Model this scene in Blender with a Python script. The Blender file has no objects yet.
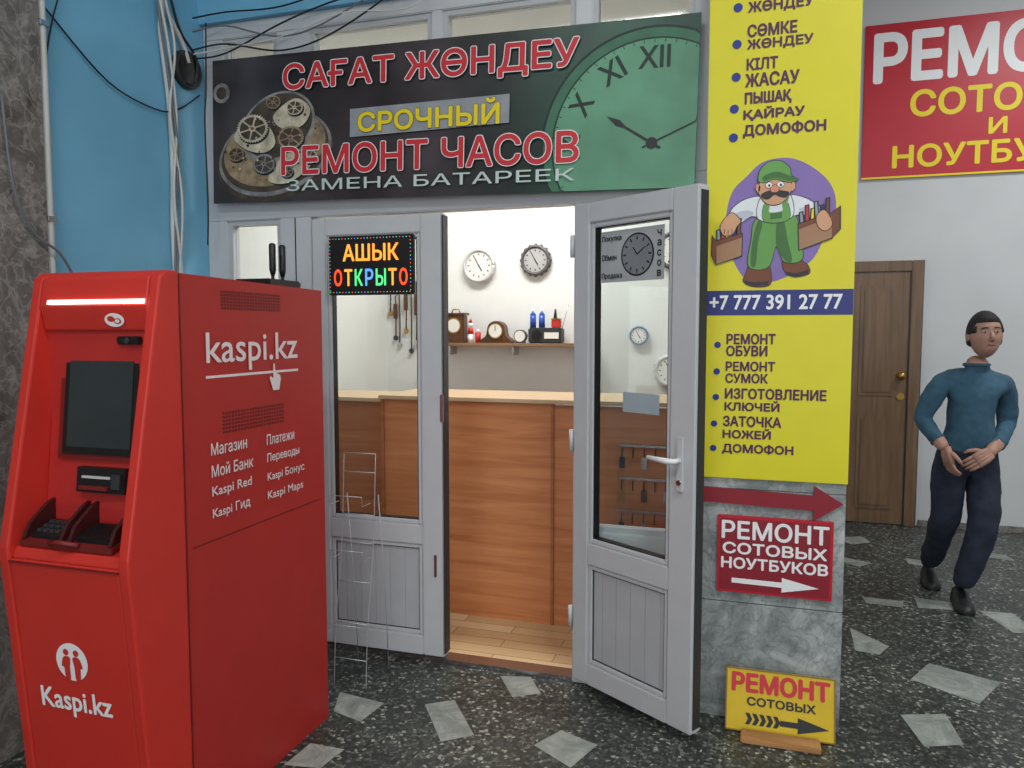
import bpy, bmesh, math, random
import numpy as np
from mathutils import Vector, Matrix
from mathutils.geometry import delaunay_2d_cdt
random.seed(7)
D=bpy.data; SC=bpy.context.scene; COL=bpy.context.collection
SC.view_settings.view_transform='Standard'
# ---------------------------------------------------------------- materials
def lin(c):
    return tuple(((x/255)/12.92 if x/255<=0.04045 else (((x/255)+0.055)/1.055)**2.4) for x in c)
MC={}
def mat(name,rgb,rough=0.5,metal=0.0,var=0.06,scale=8.0,emit=0.0,bump=0.0,spec=0.5,coat=0.0):
    if name in MC: return MC[name]
    m=D.materials.new(name); m.use_nodes=True; nt=m.node_tree; N=nt.nodes; L=nt.links
    b=N["Principled BSDF"]; c=lin(rgb)
    b.inputs["Roughness"].default_value=rough; b.inputs["Metallic"].default_value=metal
    b.inputs["Specular IOR Level"].default_value=spec
    b.inputs["Coat Weight"].default_value=coat
    tc=N.new("ShaderNodeTexCoord"); no=N.new("ShaderNodeTexNoise"); no.inputs["Scale"].default_value=scale
    no.inputs["Detail"].default_value=4
    L.new(tc.outputs["Object"],no.inputs["Vector"])
    r=N.new("ShaderNodeValToRGB"); r.color_ramp.elements[0].position=0.3; r.color_ramp.elements[1].position=0.7
    r.color_ramp.elements[0].color=tuple(x*(1-var) for x in c)+(1,)
    r.color_ramp.elements[1].color=tuple(min(1,x*(1+var)) for x in c)+(1,)
    L.new(no.outputs["Fac"],r.inputs["Fac"]); L.new(r.outputs["Color"],b.inputs["Base Color"])
    if emit>0:
        b.inputs["Emission Color"].default_value=c+(1,); b.inputs["Emission Strength"].default_value=emit
    if bump>0:
        bp=N.new("ShaderNodeBump"); bp.inputs["Strength"].default_value=bump; bp.inputs["Distance"].default_value=0.01
        L.new(no.outputs["Fac"],bp.inputs["Height"]); L.new(bp.outputs["Normal"],b.inputs["Normal"])
    MC[name]=m; return m
def nodes_mat(name):
    m=D.materials.new(name); m.use_nodes=True; MC[name]=m
    return m,m.node_tree.nodes,m.node_tree.links,m.node_tree.nodes["Principled BSDF"]
def ramp(N,stops):
    r=N.new("ShaderNodeValToRGB"); e=r.color_ramp.elements
    while len(e)<len(stops): e.new(0.5)
    for i,(p,c) in enumerate(stops):
        e[i].position=p; e[i].color=lin(c)+(1,)
    return r
def mixc(N,L,fac,a,b,mode='MIX'):
    mx=N.new("ShaderNodeMix"); mx.data_type='RGBA'; mx.blend_type=mode
    for s,v in ((0,fac),(6,a),(7,b)):
        if hasattr(v,"type") and hasattr(v,"links"): L.new(v,mx.inputs[s])
        else: mx.inputs[s].default_value=v
    return mx.outputs[2]
# terrazzo
m,N,L,b=nodes_mat("terrazzo")
tc=N.new("ShaderNodeTexCoord")
v1=N.new("ShaderNodeTexVoronoi"); v1.inputs["Scale"].default_value=72; L.new(tc.outputs["Object"],v1.inputs["Vector"])
r1=ramp(N,[(0.0,(50,56,52)),(0.40,(80,85,79)),(0.68,(118,121,112)),(0.90,(178,178,166))])
sepc=N.new("ShaderNodeSeparateColor"); L.new(v1.outputs["Color"],sepc.inputs[0]); L.new(sepc.outputs[0],r1.inputs["Fac"])
r1.color_ramp.interpolation='CONSTANT'
v2=N.new("ShaderNodeTexVoronoi"); v2.inputs["Scale"].default_value=72; v2.feature='DISTANCE_TO_EDGE'; L.new(tc.outputs["Object"],v2.inputs["Vector"])
re=ramp(N,[(0.03,(0,0,0)),(0.12,(255,255,255))]); L.new(v2.outputs["Distance"],re.inputs["Fac"])
nn=N.new("ShaderNodeTexNoise"); nn.inputs["Scale"].default_value=2.5; L.new(tc.outputs["Object"],nn.inputs["Vector"])
rn=ramp(N,[(0.35,(190,190,190)),(0.7,(255,255,255))]); L.new(nn.outputs["Fac"],rn.inputs["Fac"])
c1=mixc(N,L,re.outputs[0],lin((64,68,62))+(1,),r1.outputs[0])
c2=mixc(N,L,1.0,c1,rn.outputs[0],'MULTIPLY'); L.new(c2,b.inputs["Base Color"])
b.inputs["Roughness"].default_value=0.40; b.inputs["Specular IOR Level"].default_value=0.4
def marble(name,lo,mid,hi,sc=2.2,rough=0.3,vein=None):
    m,N,L,b=nodes_mat(name)
    tc=N.new("ShaderNodeTexCoord"); n=N.new("ShaderNodeTexNoise"); n.inputs["Scale"].default_value=sc
    n.inputs["Detail"].default_value=11; n.inputs["Roughness"].default_value=0.74; n.inputs["Distortion"].default_value=0.9
    L.new(tc.outputs["Object"],n.inputs["Vector"])
    r=ramp(N,[(0.30,lo),(0.5,mid),(0.68,hi)]); L.new(n.outputs["Fac"],r.inputs["Fac"]); col=r.outputs[0]
    if vein:
        n2=N.new("ShaderNodeTexNoise"); n2.inputs["Scale"].default_value=sc*1.6; n2.inputs["Detail"].default_value=8; n2.inputs["Distortion"].default_value=2.0
        L.new(tc.outputs["Object"],n2.inputs["Vector"])
        rv=ramp(N,[(0.46,(0,0,0)),(0.50,(255,255,255)),(0.54,(0,0,0))]); L.new(n2.outputs["Fac"],rv.inputs["Fac"])
        ma=N.new("ShaderNodeMath"); ma.operation='MULTIPLY'; ma.inputs[1].default_value=0.45; L.new(rv.outputs[0],ma.inputs[0])
        col=mixc(N,L,ma.outputs[0],col,lin(vein)+(1,))
    L.new(col,b.inputs["Base Color"]); b.inputs["Roughness"].default_value=rough
marble("marble_pillar",(96,102,102),(146,152,150),(196,201,199),5.0,0.35,(84,90,92))
marble("marble_dark",(56,53,50),(112,106,101),(156,150,144),6.0,0.45,(180,176,170))
marble("marble_chip",(108,114,108),(142,147,140),(174,176,168),9.0,0.4)
def wood(name,lo,hi,axis='Z',sc=3.0,rough=0.4):
    m,N,L,b=nodes_mat(name)
    tc=N.new("ShaderNodeTexCoord"); mp=N.new("ShaderNodeMapping")
    s={'X':(0.6,9,9),'Y':(9,0.6,9),'Z':(9,9,0.6)}[axis]; mp.inputs["Scale"].default_value=s
    L.new(tc.outputs["Object"],mp.inputs["Vector"])
    n=N.new("ShaderNodeTexNoise"); n.inputs["Scale"].default_value=sc; n.inputs["Detail"].default_value=6; n.inputs["Distortion"].default_value=0.6
    L.new(mp.outputs[0],n.inputs["Vector"]); r=ramp(N,[(0.3,lo),(0.72,hi)]); L.new(n.outputs["Fac"],r.inputs["Fac"])
    L.new(r.outputs[0],b.inputs["Base Color"]); b.inputs["Roughness"].default_value=rough
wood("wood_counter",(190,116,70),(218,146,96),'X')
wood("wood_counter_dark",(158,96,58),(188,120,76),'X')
wood("wood_door",(100,74,52),(132,102,74),'Z')
wood("wood_shelf",(120,90,60),(160,125,90),'X')
wood("wood_clock",(60,36,20),(105,64,34),'Z')
wood("wood_block",(150,105,60),(190,140,90),'X')
m,N,L,b=nodes_mat("laminate")
tc=N.new("ShaderNodeTexCoord"); br=N.new("ShaderNodeTexBrick"); br.inputs["Scale"].default_value=1.0
br.inputs["Brick Width"].default_value=0.55; br.inputs["Row Height"].default_value=0.085; br.inputs["Mortar Size"].default_value=0.002
br.inputs["Color1"].default_value=lin((232,202,158))+(1,); br.inputs["Color2"].default_value=lin((212,174,128))+(1,); br.inputs["Mortar"].default_value=lin((140,100,66))+(1,)
L.new(tc.outputs["Object"],br.inputs["Vector"]); L.new(br.outputs["Color"],b.inputs["Base Color"]); b.inputs["Roughness"].default_value=0.3
def glass(name,tint):
    m,N,L,b=nodes_mat(name); N.remove(b); out=N["Material Output"]
    t=N.new("ShaderNodeBsdfTransparent"); t.inputs[0].default_value=tint+(1,)
    g=N.new("ShaderNodeBsdfGlossy"); g.inputs["Roughness"].default_value=0.02
    lw=N.new("ShaderNodeLayerWeight"); lw.inputs[0].default_value=0.5
    p=N.new("ShaderNodeMath"); p.operation='POWER'; p.inputs[1].default_value=4.0; L.new(lw.outputs["Facing"],p.inputs[0])
    a=N.new("ShaderNodeMath"); a.operation='MULTIPLY_ADD'; a.inputs[1].default_value=0.7; a.inputs[2].default_value=0.035; L.new(p.outputs[0],a.inputs[0])
    mx=N.new("ShaderNodeMixShader"); L.new(a.outputs[0],mx.inputs[0]); L.new(t.outputs[0],mx.inputs[1]); L.new(g.outputs[0],mx.inputs[2])
    L.new(mx.outputs[0],out.inputs[0])
glass("glass",(0.95,0.97,0.965))
m,N,L,b=nodes_mat("banner_print")
tc=N.new("ShaderNodeTexCoord"); sp=N.new("ShaderNodeSeparateXYZ"); L.new(tc.outputs["Generated"],sp.inputs[0])
r=ramp(N,[(0.0,(86,80,82)),(0.28,(66,58,62)),(0.50,(74,66,72)),(0.66,(40,54,50)),(0.8,(28,88,66)),(1.0,(24,92,68))]); L.new(sp.outputs[0],r.inputs["Fac"])
n=N.new("ShaderNodeTexNoise"); n.inputs["Scale"].default_value=3; L.new(tc.outputs["Object"],n.inputs["Vector"])
rn=ramp(N,[(0.3,(130,130,130)),(0.7,(255,255,255))]); L.new(n.outputs["Fac"],rn.inputs["Fac"])
L.new(mixc(N,L,1.0,r.outputs[0],rn.outputs[0],'MULTIPLY'),b.inputs["Base Color"]); b.inputs["Roughness"].default_value=0.35
M=lambda n:MC[n]
PVC=mat("pvc_white",(200,202,204),0.35,var=0.03)
PVC2=mat("pvc_panel",(186,188,191),0.45,var=0.04)
BLUE=mat("wall_blue_paint",(116,180,212),0.5,var=0.07,scale=3)
WHITEW=mat("wall_white_paint",(206,207,208),0.7,var=0.04,scale=2)
CREAM=mat("wall_cream",(226,227,224),0.8,var=0.02)
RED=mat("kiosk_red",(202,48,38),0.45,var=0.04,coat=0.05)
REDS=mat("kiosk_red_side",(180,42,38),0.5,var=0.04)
REDD=mat("kiosk_red_dark",(112,26,24),0.5)
BLK=mat("black_plastic",(18,18,20),0.4)
DGR=mat("dark_grey",(50,52,54),0.5)
SCR=mat("screen_dark",(46,54,56),0.12)
WHT=mat("print_white",(240,240,240),0.5,var=0.01)
YEL=mat("print_yellow",(222,212,16),0.4,var=0.02)
YELT=mat("print_yellow_text",(240,215,20),0.5,var=0.01)
SRED=mat("print_red",(190,16,40),0.4,var=0.02)
MAR=mat("print_maroon",(140,20,38),0.45,var=0.03)
PUR=mat("print_purple",(84,22,72),0.5,var=0.01)
PBL=mat("print_blue",(24,44,140),0.5,var=0.01)
BAND=mat("print_navy",(34,44,120),0.45,var=0.01)
TRED=mat("print_bright_red",(206,44,52),0.5,var=0.01)
METAL=mat("chrome",(190,190,192),0.25,1.0)
BRASS=mat("brass",(190,150,80),0.3,1.0)
# ---------------------------------------------------------------- builders
def empty(name,loc=(0,0,0),rot=(0,0,0)):
    e=D.objects.new(name,None); e.location=loc; e.rotation_euler=rot; e.empty_display_size=0.1; COL.objects.link(e); return e
class B:
    def __init__(s,name): s.name=name; s.bm=bmesh.new(); s.mats=[]
    def mi(s,m):
        if isinstance(m,str): m=M(m)
        if m not in s.mats: s.mats.append(m)
        return s.mats.index(m)
    def box(s,x0,x1,y0,y1,z0,z1,m,bev=0.0,mtx=None):
        i=s.mi(m); before=set(s.bm.faces)
        r=bmesh.ops.create_cube(s.bm,size=1.0)
        vs=r['verts']
        for v in vs:
            v.co=Vector(((x0+x1)/2+v.co.x*(x1-x0),(y0+y1)/2+v.co.y*(y1-y0),(z0+z1)/2+v.co.z*(z1-z0)))
            if mtx is not None: v.co=mtx@v.co
        if bev>0:
            es=set(e for v in vs for e in v.link_edges)
            bmesh.ops.bevel(s.bm,geom=list(es),offset=bev,segments=2,affect='EDGES')
        for f in s.bm.faces:
            if f not in before: f.material_index=i
        return s
    def cyl(s,p0,p1,r,m,seg=16,r2=None,cap=True):
        i=s.mi(m); p0=Vector(p0); p1=Vector(p1); d=p1-p0; r2=r if r2 is None else r2
        q=d.to_track_quat('Z','Y'); A=[];C=[]
        for k in range(seg):
            a=2*math.pi*k/seg; o=Vector((math.cos(a),math.sin(a),0))
            A.append(s.bm.verts.new(p0+q@(o*r))); C.append(s.bm.verts.new(p1+q@(o*r2)))
        for k in range(seg):
            f=s.bm.faces.new((A[k],A[(k+1)%seg],C[(k+1)%seg],C[k])); f.material_index=i; f.smooth=True
        if cap:
            s.bm.faces.new(A[::-1]).material_index=i; s.bm.faces.new(C).material_index=i
        return s
    def tube(s,pts,r,m,seg=8,smooth=0):
        i=s.mi(m); pts=[Vector(p) for p in pts]
        if smooth: pts=catmull(pts,smooth,False)
        n=len(pts); rs=r if isinstance(r,(list,tuple)) else [r]*n
        if len(rs)!=n: rs=[rs[min(len(rs)-1,int(k*len(rs)/n))] for k in range(n)]
        rings=[]; up=None
        for k,p in enumerate(pts):
            t=(pts[min(k+1,n-1)]-pts[max(k-1,0)]).normalized()
            if up is None: up=Vector((0,0,1)) if abs(t.z)<0.9 else Vector((1,0,0))
            x=t.cross(up).normalized(); y=x.cross(t).normalized(); up=y
            rings.append([s.bm.verts.new(p+(x*math.cos(2*math.pi*j/seg)+y*math.sin(2*math.pi*j/seg))*rs[k]) for j in range(seg)])
        for a,c in zip(rings,rings[1:]):
            for j in range(seg):
                f=s.bm.faces.new((a[j],a[(j+1)%seg],c[(j+1)%seg],c[j])); f.material_index=i; f.smooth=True
        s.bm.faces.new(rings[0][::-1]).material_index=i; s.bm.faces.new(rings[-1]).material_index=i
        return s
    def sph(s,c,r,m,mtx=None,u=20,v=12):
        i=s.mi(m); before=set(s.bm.faces)
        if not isinstance(r,(tuple,list)): r=(r,r,r)
        R=bmesh.ops.create_uvsphere(s.bm,u_segments=u,v_segments=v,radius=1.0)
        for q in R['verts']:
            p=Vector((q.co.x*r[0],q.co.y*r[1],q.co.z*r[2]))
            if mtx is not None: p=mtx@p
            q.co=p+Vector(c)
        for f in s.bm.faces:
            if f not in before: f.material_index=i; f.smooth=True
        return s
    def face(s,pts,m):
        vs=[s.bm.verts.new(p) for p in pts]; f=s.bm.faces.new(vs); f.material_index=s.mi(m); return s
    def prism(s,pts,vec,m):
        i=s.mi(m); A=[s.bm.verts.new(p) for p in pts]; C=[s.bm.verts.new(Vector(p)+Vector(vec)) for p in pts]; n=len(A)
        for k in range(n): s.bm.faces.new((A[k],A[(k+1)%n],C[(k+1)%n],C[k])).material_index=i
        s.bm.faces.new(A[::-1]).material_index=i; s.bm.faces.new(C).material_index=i
        return s
    def mesh2d(s,vf,fn,m):
        i=s.mi(m); vs=[s.bm.verts.new(fn(a,c)) for a,c in vf[0]]
        for f in vf[1]:
            try: s.bm.faces.new([vs[k] for k in f]).material_index=i
            except ValueError: pass
    def done(s,parent=None,sharp=None):
        me=D.meshes.new(s.name); s.bm.normal_update(); s.bm.to_mesh(me); s.bm.free()
        for m in s.mats: me.materials.append(m)
        o=D.objects.new(s.name,me); COL.objects.link(o)
        if parent is not None: o.parent=parent
        return o
def catmull(P,n,closed=True):
    P=[Vector(p) for p in P]; out=[]; N=len(P)
    rng=range(N) if closed else range(N-1)
    for i in rng:
        if closed: a,b_,c,d=P[(i-1)%N],P[i],P[(i+1)%N],P[(i+2)%N]
        else: a,b_,c,d=P[max(i-1,0)],P[i],P[i+1],P[min(i+2,N-1)]
        for k in range(n):
            t=k/n
            out.append(0.5*((2*b_)+(c-a)*t+(2*a-5*b_+4*c-d)*t*t+(3*b_-a-3*c+d)*t**3))
    if not closed: out.append(P[-1])
    return out
TC={}
def textmesh(body):
    """glyph outlines triangulated with a constrained Delaunay fill + non-zero winding test"""
    if body in TC: return TC[body]
    cu=D.curves.new("txt","FONT"); cu.body=body; cu.resolution_u=3; cu.fill_mode='NONE'
    o=D.objects.new("txt",cu); COL.objects.link(o); dg=bpy.context.evaluated_depsgraph_get(); dg.update()
    me=D.meshes.new_from_object(o.evaluated_get(dg))
    V=[(v.co.x,v.co.y) for v in me.vertices]; E=[tuple(e.vertices) for e in me.edges]
    D.objects.remove(o); D.curves.remove(cu); D.meshes.remove(me)
    nb={}
    for a,c in E: nb.setdefault(a,[]).append(c); nb.setdefault(c,[]).append(a)
    seen=set(); DE=[]
    for s0 in sorted(nb):
        if s0 in seen: continue
        loop=[s0]; seen.add(s0)
        nxt=[k for k in nb[s0] if k not in seen]
        cur=(s0+1) if (s0+1) in nxt else (nxt[0] if nxt else None)
        while cur is not None:
            loop.append(cur); seen.add(cur)
            cand=[k for k in nb[cur] if k not in seen]; cur=cand[0] if cand else None
        DE+=list(zip(loop,loop[1:]+loop[:1]))
    ov,oe,of,_,_,_=delaunay_2d_cdt([Vector(p) for p in V],E,[],0,1e-6)
    ov=[(p.x,p.y) for p in ov]
    P=np.array(V); A=P[[d[0] for d in DE]]; C=P[[d[1] for d in DE]]
    F=[]
    for f in of:
        x=sum(ov[k][0] for k in f)/len(f); y=sum(ov[k][1] for k in f)/len(f)
        up=(A[:,1]<=y)&(C[:,1]>y); dn=(A[:,1]>y)&(C[:,1]<=y)
        cr=(C[:,0]-A[:,0])*(y-A[:,1])-(x-A[:,0])*(C[:,1]-A[:,1])
        wn=int(np.sum(up&(cr>0)))-int(np.sum(dn&(cr<0)))
        if wn!=0: F.append(tuple(f))
    used=sorted(set(k for f in F for k in f)); mp={k:i for i,k in enumerate(used)}
    V2=[ov[k] for k in used]; F2=[tuple(mp[k] for k in f) for f in F]
    TC[body]=(V2,F2); return V2,F2
def text(b,body,rect,fn,m,bold=0.0,outline=None):
    V,F=textmesh(body)
    if not V: return
    ax=min(v[0] for v in V);bx=max(v[0] for v in V);ay=min(v[1] for v in V);by=max(v[1] for v in V)
    x0,x1,z0,z1=rect
    if x1 is None: x1=x0+(bx-ax)/(by-ay)*(z1-z0)
    g=bold*(z1-z0); x0+=g;x1-=g;z0+=g;z1-=g
    def mp(q): return (x0+(q[0]-ax)/(bx-ax)*(x1-x0), z0+(q[1]-ay)/(by-ay)*(z1-z0))
    def put(e,mm,ly,n):
        offs=[(0,0)]
        if e>0: offs+=[(e*math.cos(2*math.pi*k/n),e*math.sin(2*math.pi*k/n)) for k in range(n)]
        for k,(dx,dz) in enumerate(offs):
            b.mesh2d(([mp(q) for q in V],F),lambda a,c:fn(a+dx,c+dz,ly+k*0.02),mm)
    if outline: put(g+outline[1]*(z1-z0),outline[0],1,12)
    put(g,m,2,8)
LY=0.0011
def P2(b,pts,l,m,smooth=0,base=0.0,off=(0,0),sc=(1,1)):
    pts=[Vector((p[0],p[1],0)) for p in pts]
    if smooth: pts=catmull(pts,smooth)
    b.face([Vector((off[0]+p.x*sc[0],-base-LY*l,off[1]+p.y*sc[1])) for p in pts],m)
def disc(cx,cz,rx,rz=None,n=32,a0=0,a1=2*math.pi):
    rz=rx if rz is None else rz
    return [(cx+rx*math.cos(a0+(a1-a0)*k/n),cz+rz*math.sin(a0+(a1-a0)*k/n)) for k in range(n if a1-a0>6.2 else n+1)]
# ---------------------------------------------------------------- room shell
H=4.25
fl=B("floor")
fl.box(-2.6,6.1,-4.0,6.6,-0.1,0.0,"terrazzo")
chips=[[(0.69,3.55),(0.80,3.75),(1.05,3.63),(0.91,3.39)],[(0.51,4.09),(0.66,3.9),(0.6,3.78),(0.5,3.8)],[(0.59,3.20),(0.76,3.26),(0.77,3.03),(0.63,2.97)],
[(0.91,4.67),(1.11,4.65),(1.10,4.53),(0.90,4.50)],[(1.20,4.56),(1.36,4.56),(1.40,4.3),(1.28,4.26)],[(-1.22,2.72),(-1.12,2.79),(-0.95,2.56),(-1.05,2.48)],
[(-1.01,3.05),(-0.88,3.08),(-0.80,2.95),(-0.90,2.88)],[(-0.72,2.56),(-0.65,2.69),(-0.50,2.63),(-0.56,2.46)],[(-1.60,2.71),(-1.38,2.68),(-1.40,2.52),(-1.54,2.56)],
[(-1.51,2.18),(-1.50,2.33),(-1.36,2.33),(-1.38,2.20)],[(0.63,4.60),(0.84,4.59),(0.82,4.48),(0.64,4.5)],[(1.01,5.49),(1.19,5.42),(1.15,5.3),(1.0,5.36)]]
cen=[(sum(p[0] for p in q)/4,sum(p[1] for p in q)/4) for q in chips]
tries=0
while len(chips)<150 and tries<6000:
    tries+=1
    cx,cy=random.uniform(-2.3,5.8),random.uniform(-3.5,6.3)
    if any((cx-a)**2+(cy-c)**2<0.4**2 for a,c in cen): continue
    if cx<0.45 and cy>2.85: continue
    if -1.9<cx<0.2 and 2.3<cy<2.9: continue
    an=random.uniform(0,3.14); q=[]
    for k in range(4):
        aa=an+k*math.pi/2+random.uniform(-0.3,0.3); rr=random.uniform(0.09,0.15)
        q.append((cx+rr*math.cos(aa),cy+rr*math.sin(aa)))
    chips.append(q); cen.append((cx,cy))
for q in chips:
    fl.face([(p[0],p[1],0.0015) for p in q],"marble_chip")
fl.done()
B("ceiling").box(-2.6,6.1,-4.0,6.6,H,H+0.1,WHITEW).done()
w=B("wall_left"); w.box(-2.6,-2.5,-4,6.6,0,H,BLUE); w.done()
w=B("wall_left_cladding"); w.box(-2.5,-2.455,-3.9,2.17,0.0,H-0.02,"marble_dark"); w.done()
w=B("wall_back"); w.box(-2.5,6.0,6.45,6.55,0,H,WHITEW); w.done()
B("wall_right").box(6.0,6.1,-4,6.6,0,H,WHITEW).done()
B("baseboard_back").box(1.26,5.99,6.435,6.45,0.0,0.045,"marble_dark").done()
w=B("wall_shop_lintel"); w.box(-2.5,-0.165,3.06,3.2,2.93,H,BLUE); w.done()
B("wall_shop_back").box(-2.46,-0.14,4.9,4.98,0,2.95,CREAM).done()
B("wall_shop_left").box(-2.5,-2.46,3.2,4.98,0,2.95,CREAM).done()
B("wall_shop_right").box(-0.14,-0.04,3.5,6.45,0,H,CREAM).done()
B("wall_shop_right_return").box(-0.165,-0.14,3.2,3.5,0,H,CREAM).done()
B("ceiling_shop").box(-2.5,-0.14,3.2,4.98,2.95,3.0,CREAM).done()
B("floor_shop").box(-2.46,-0.165,3.17,4.9,0.0,0.012,"laminate").done()
p=B("pillar"); p.box(-0.165,0.345,2.98,3.5,0.0,H,"marble_pillar",0.004)
for z in (0.46,0.9):
    p.box(-0.1655,0.3455,2.9795,3.5005,z,z+0.003,DGR)
p.done()
# ---------------------------------------------------------------- PVC facade
Y0,Y1=3.09,3.16
def sash(fa,x0,x1,z0,z1):
    t=0.022
    for q in ((x0,x0+t,z0,z1),(x1-t,x1,z0,z1),(x0+t,x1-t,z0,z0+t),(x0+t,x1-t,z1-t,z1)):
        fa.box(q[0],q[1],3.102,3.15,q[2],q[3],PVC2)
    fa.box(x0+t,x1-t,3.122,3.128,z0+t,z1-t,"glass")
def fr(fa,x0,x1,z0,z1,m=PVC,y0=Y0,y1=Y1): fa.box(x0,x1,y0,y1,z0,z1,m,0.004)
fa=B("window_1")
fr(fa,-2.5,-2.39,0,2.02); fr(fa,-2.10,-1.935,0,2.02); fr(fa,-2.39,-2.10,0,0.06); fr(fa,-2.39,-2.10,0.58,0.66)
fr(fa,-2.39,-2.1,0.06,0.58,PVC2,3.11,3.14); sash(fa,-2.39,-2.10,0.66,2.02); fa.box(-2.02,-2.014,3.0885,3.09,0.0,2.02,DGR); fa.done()
fa=B("window_2")
fr(fa,-0.70,-0.63,0,2.02); fr(fa,-0.23,-0.165,0,2.02); fr(fa,-0.63,-0.23,0,0.06); fr(fa,-0.63,-0.23,0.58,0.66)
fr(fa,-0.63,-0.23,0.06,0.58,PVC2,3.11,3.14); sash(fa,-0.63,-0.23,0.66,2.02); fa.done()
fa=B("window_3")
fr(fa,-2.5,-0.165,2.02,2.12); fr(fa,-2.5,-0.165,2.86,2.93)
for x0,x1 in ((-2.5,-2.39),(-2.10,-1.93),(-1.33,-1.28),(-0.70,-0.63),(-0.23,-0.165)): fr(fa,x0,x1,2.12,2.86)
for x0,x1 in ((-2.39,-2.10),(-1.93,-1.33),(-1.28,-0.70),(-0.63,-0.23)): sash(fa,x0,x1,2.12,2.86)
fa.done()
B("trim_1").box(-1.935,-0.70,3.09,3.17,0.0,0.022,METAL).done()
def leaf(b,W,lst=0.10,rst=0.12):
    z0,z1=0.03,2.01
    bx=lambda *a,**k:b.box(*a,**k)
    bx(0,lst,0,0.06,z0,z1,PVC,bev=0.006); bx(W-rst,W,0,0.06,z0,z1,PVC,bev=0.006)
    bx(lst,W-rst,0.001,0.059,z0,0.12,PVC,bev=0.004); bx(lst,W-rst,0.001,0.059,1.93,z1,PVC,bev=0.004); bx(lst,W-rst,0.001,0.059,0.54,0.63,PVC,bev=0.004)
    bx(lst,W-rst,0.02,0.04,0.12,0.54,PVC2)
    t=0.02
    for (a,c) in ((0.12,0.54),(0.63,1.93)):
        for q in ((lst,lst+t,a,c),(W-rst-t,W-rst,a,c),(lst+t,W-rst-t,a,a+t),(lst+t,W-rst-t,c-t,c)):
            bx(q[0],q[1],0.008,0.052,q[2],q[3],PVC,bev=0.004)
    k=lst+t+0.05
    while k<W-rst-t-0.02:
        bx(k,k+0.0012,0.0193,0.0203,0.14,0.52,mat("groove_grey",(140,143,148))); k+=0.075
    for q in ((lst+t,lst+t+0.004,0.65,1.91),(W-rst-t-0.004,W-rst-t,0.65,1.91)):
        bx(q[0],q[1],0.014,0.046,q[2],q[3],BLK)
    for q in ((0.65,0.654),(1.906,1.91)):
        bx(lst+t,W-rst-t,0.014,0.046,q[0],q[1],BLK)
    for q in ((lst+t,lst+t+0.003,0.14,0.52),(W-rst-t-0.003,W-rst-t,0.14,0.52)): bx(q[0],q[1],0.014,0.02,q[2],q[3],DGR)
    for q in ((0.14,0.143),(0.517,0.52)): bx(lst+t,W-rst-t,0.014,0.02,q[0],q[1],DGR)
    bx(lst+t,W-rst-t,0.027,0.033,0.65,1.91,"glass")
d1=empty("door_1",(-1.93,3.085,0))
b=B("leaf"); leaf(b,0.645,lst=0.075,rst=0.105); b.done(d1)
b=B("latch"); b.box(0.632,0.65,-0.006,0.0,1.1,1.22,METAL,0.002); b.box(0.645,0.652,-0.003,0.05,0.05,2.0,DGR)
b.box(0.60,0.612,-0.008,0.0,0.4,0.5,METAL,0.002); b.done(d1)
d2=empty("door_2",(-0.695,3.07,0),(0,0,math.radians(-33)))
b=B("leaf"); leaf(b,0.615,lst=0.085,rst=0.115)
b.box(0.615,0.619,0.01,0.05,0.05,1.99,DGR); b.done(d2)
b=B("hinges")
for z in (0.25,1.0,1.8): b.cyl((-0.012,0.0,z),(-0.012,0.0,z+0.09),0.009,PVC)
b.done(d2)
b=B("handle")
for s,y in ((-1,0.0),(1,0.06)):
    b.box(0.54,0.572,y+min(0,s*0.012),y+max(0,s*0.012),0.92,1.12,PVC,0.004)
    b.tube([(0.556,y+s*0.008,1.035),(0.556,y+s*0.045,1.035),(0.54,y+s*0.055,1.035),(0.445,y+s*0.055,1.037)],[0.010,0.010,0.011,0.009],WHT)
    b.cyl((0.556,y+s*0.011,0.955),(0.556,y+s*0.017,0.955),0.010,METAL)
    b.box(0.5545,0.5575,y+min(0,s*0.018),y+max(0,s*0.018),0.948,0.962,BLK)
b.done(d2)
LG=mat("sticker_grey",(176,180,182),0.6); TG=mat("sticker_text",(40,40,44),0.6)
b=B("sticker"); b.box(0.125,0.445,0.0262,0.0268,1.69,1.89,LG)
fn=lambda x,z,l=1: Vector((x,0.0262-0.0008*l,z))
text(b,"Покупка",(0.132,0.235,1.845,1.872),fn,TG,0.03); text(b,"Обмен",(0.132,0.21,1.775,1.80),fn,TG,0.03); text(b,"Продажа",(0.132,0.24,1.70,1.727),fn,TG,0.03)
for i,ch in enumerate("Часов"):
    text(b,ch,(0.412,0.432,1.85-i*0.037,1.874-i*0.037),fn,TG,0.04)
b.face([fn(x,z,1) for x,z in disc(0.315,1.79,0.082)],TG); b.face([fn(x,z,2) for x,z in disc(0.315,1.79,0.075)],mat("sticker_dial",(130,134,138),0.6))
for k in range(12):
    a=k*math.pi/6; c_,s_=math.cos(a),math.sin(a)
    b.face([fn(0.315+c_*r-s_*w_,1.79+s_*r+c_*w_,3) for r,w_ in ((0.055,-.003),(0.07,-.003),(0.07,.003),(0.055,.003))],TG)
for a,r in ((2.2,0.035),(0.6,0.05)):
    c_,s_=math.cos(a),math.sin(a); b.face([fn(0.315+c_*q-s_*w_,1.79+s_*q+c_*w_,3) for q,w_ in ((0,-.003),(r,-.002),(r,.002),(0,.003))],TG)
b.box(0.25,0.43,0.0255,0.0268,1.185,1.262,mat("paper_bluegrey",(168,182,190),0.5)); b.done(d2)
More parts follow.
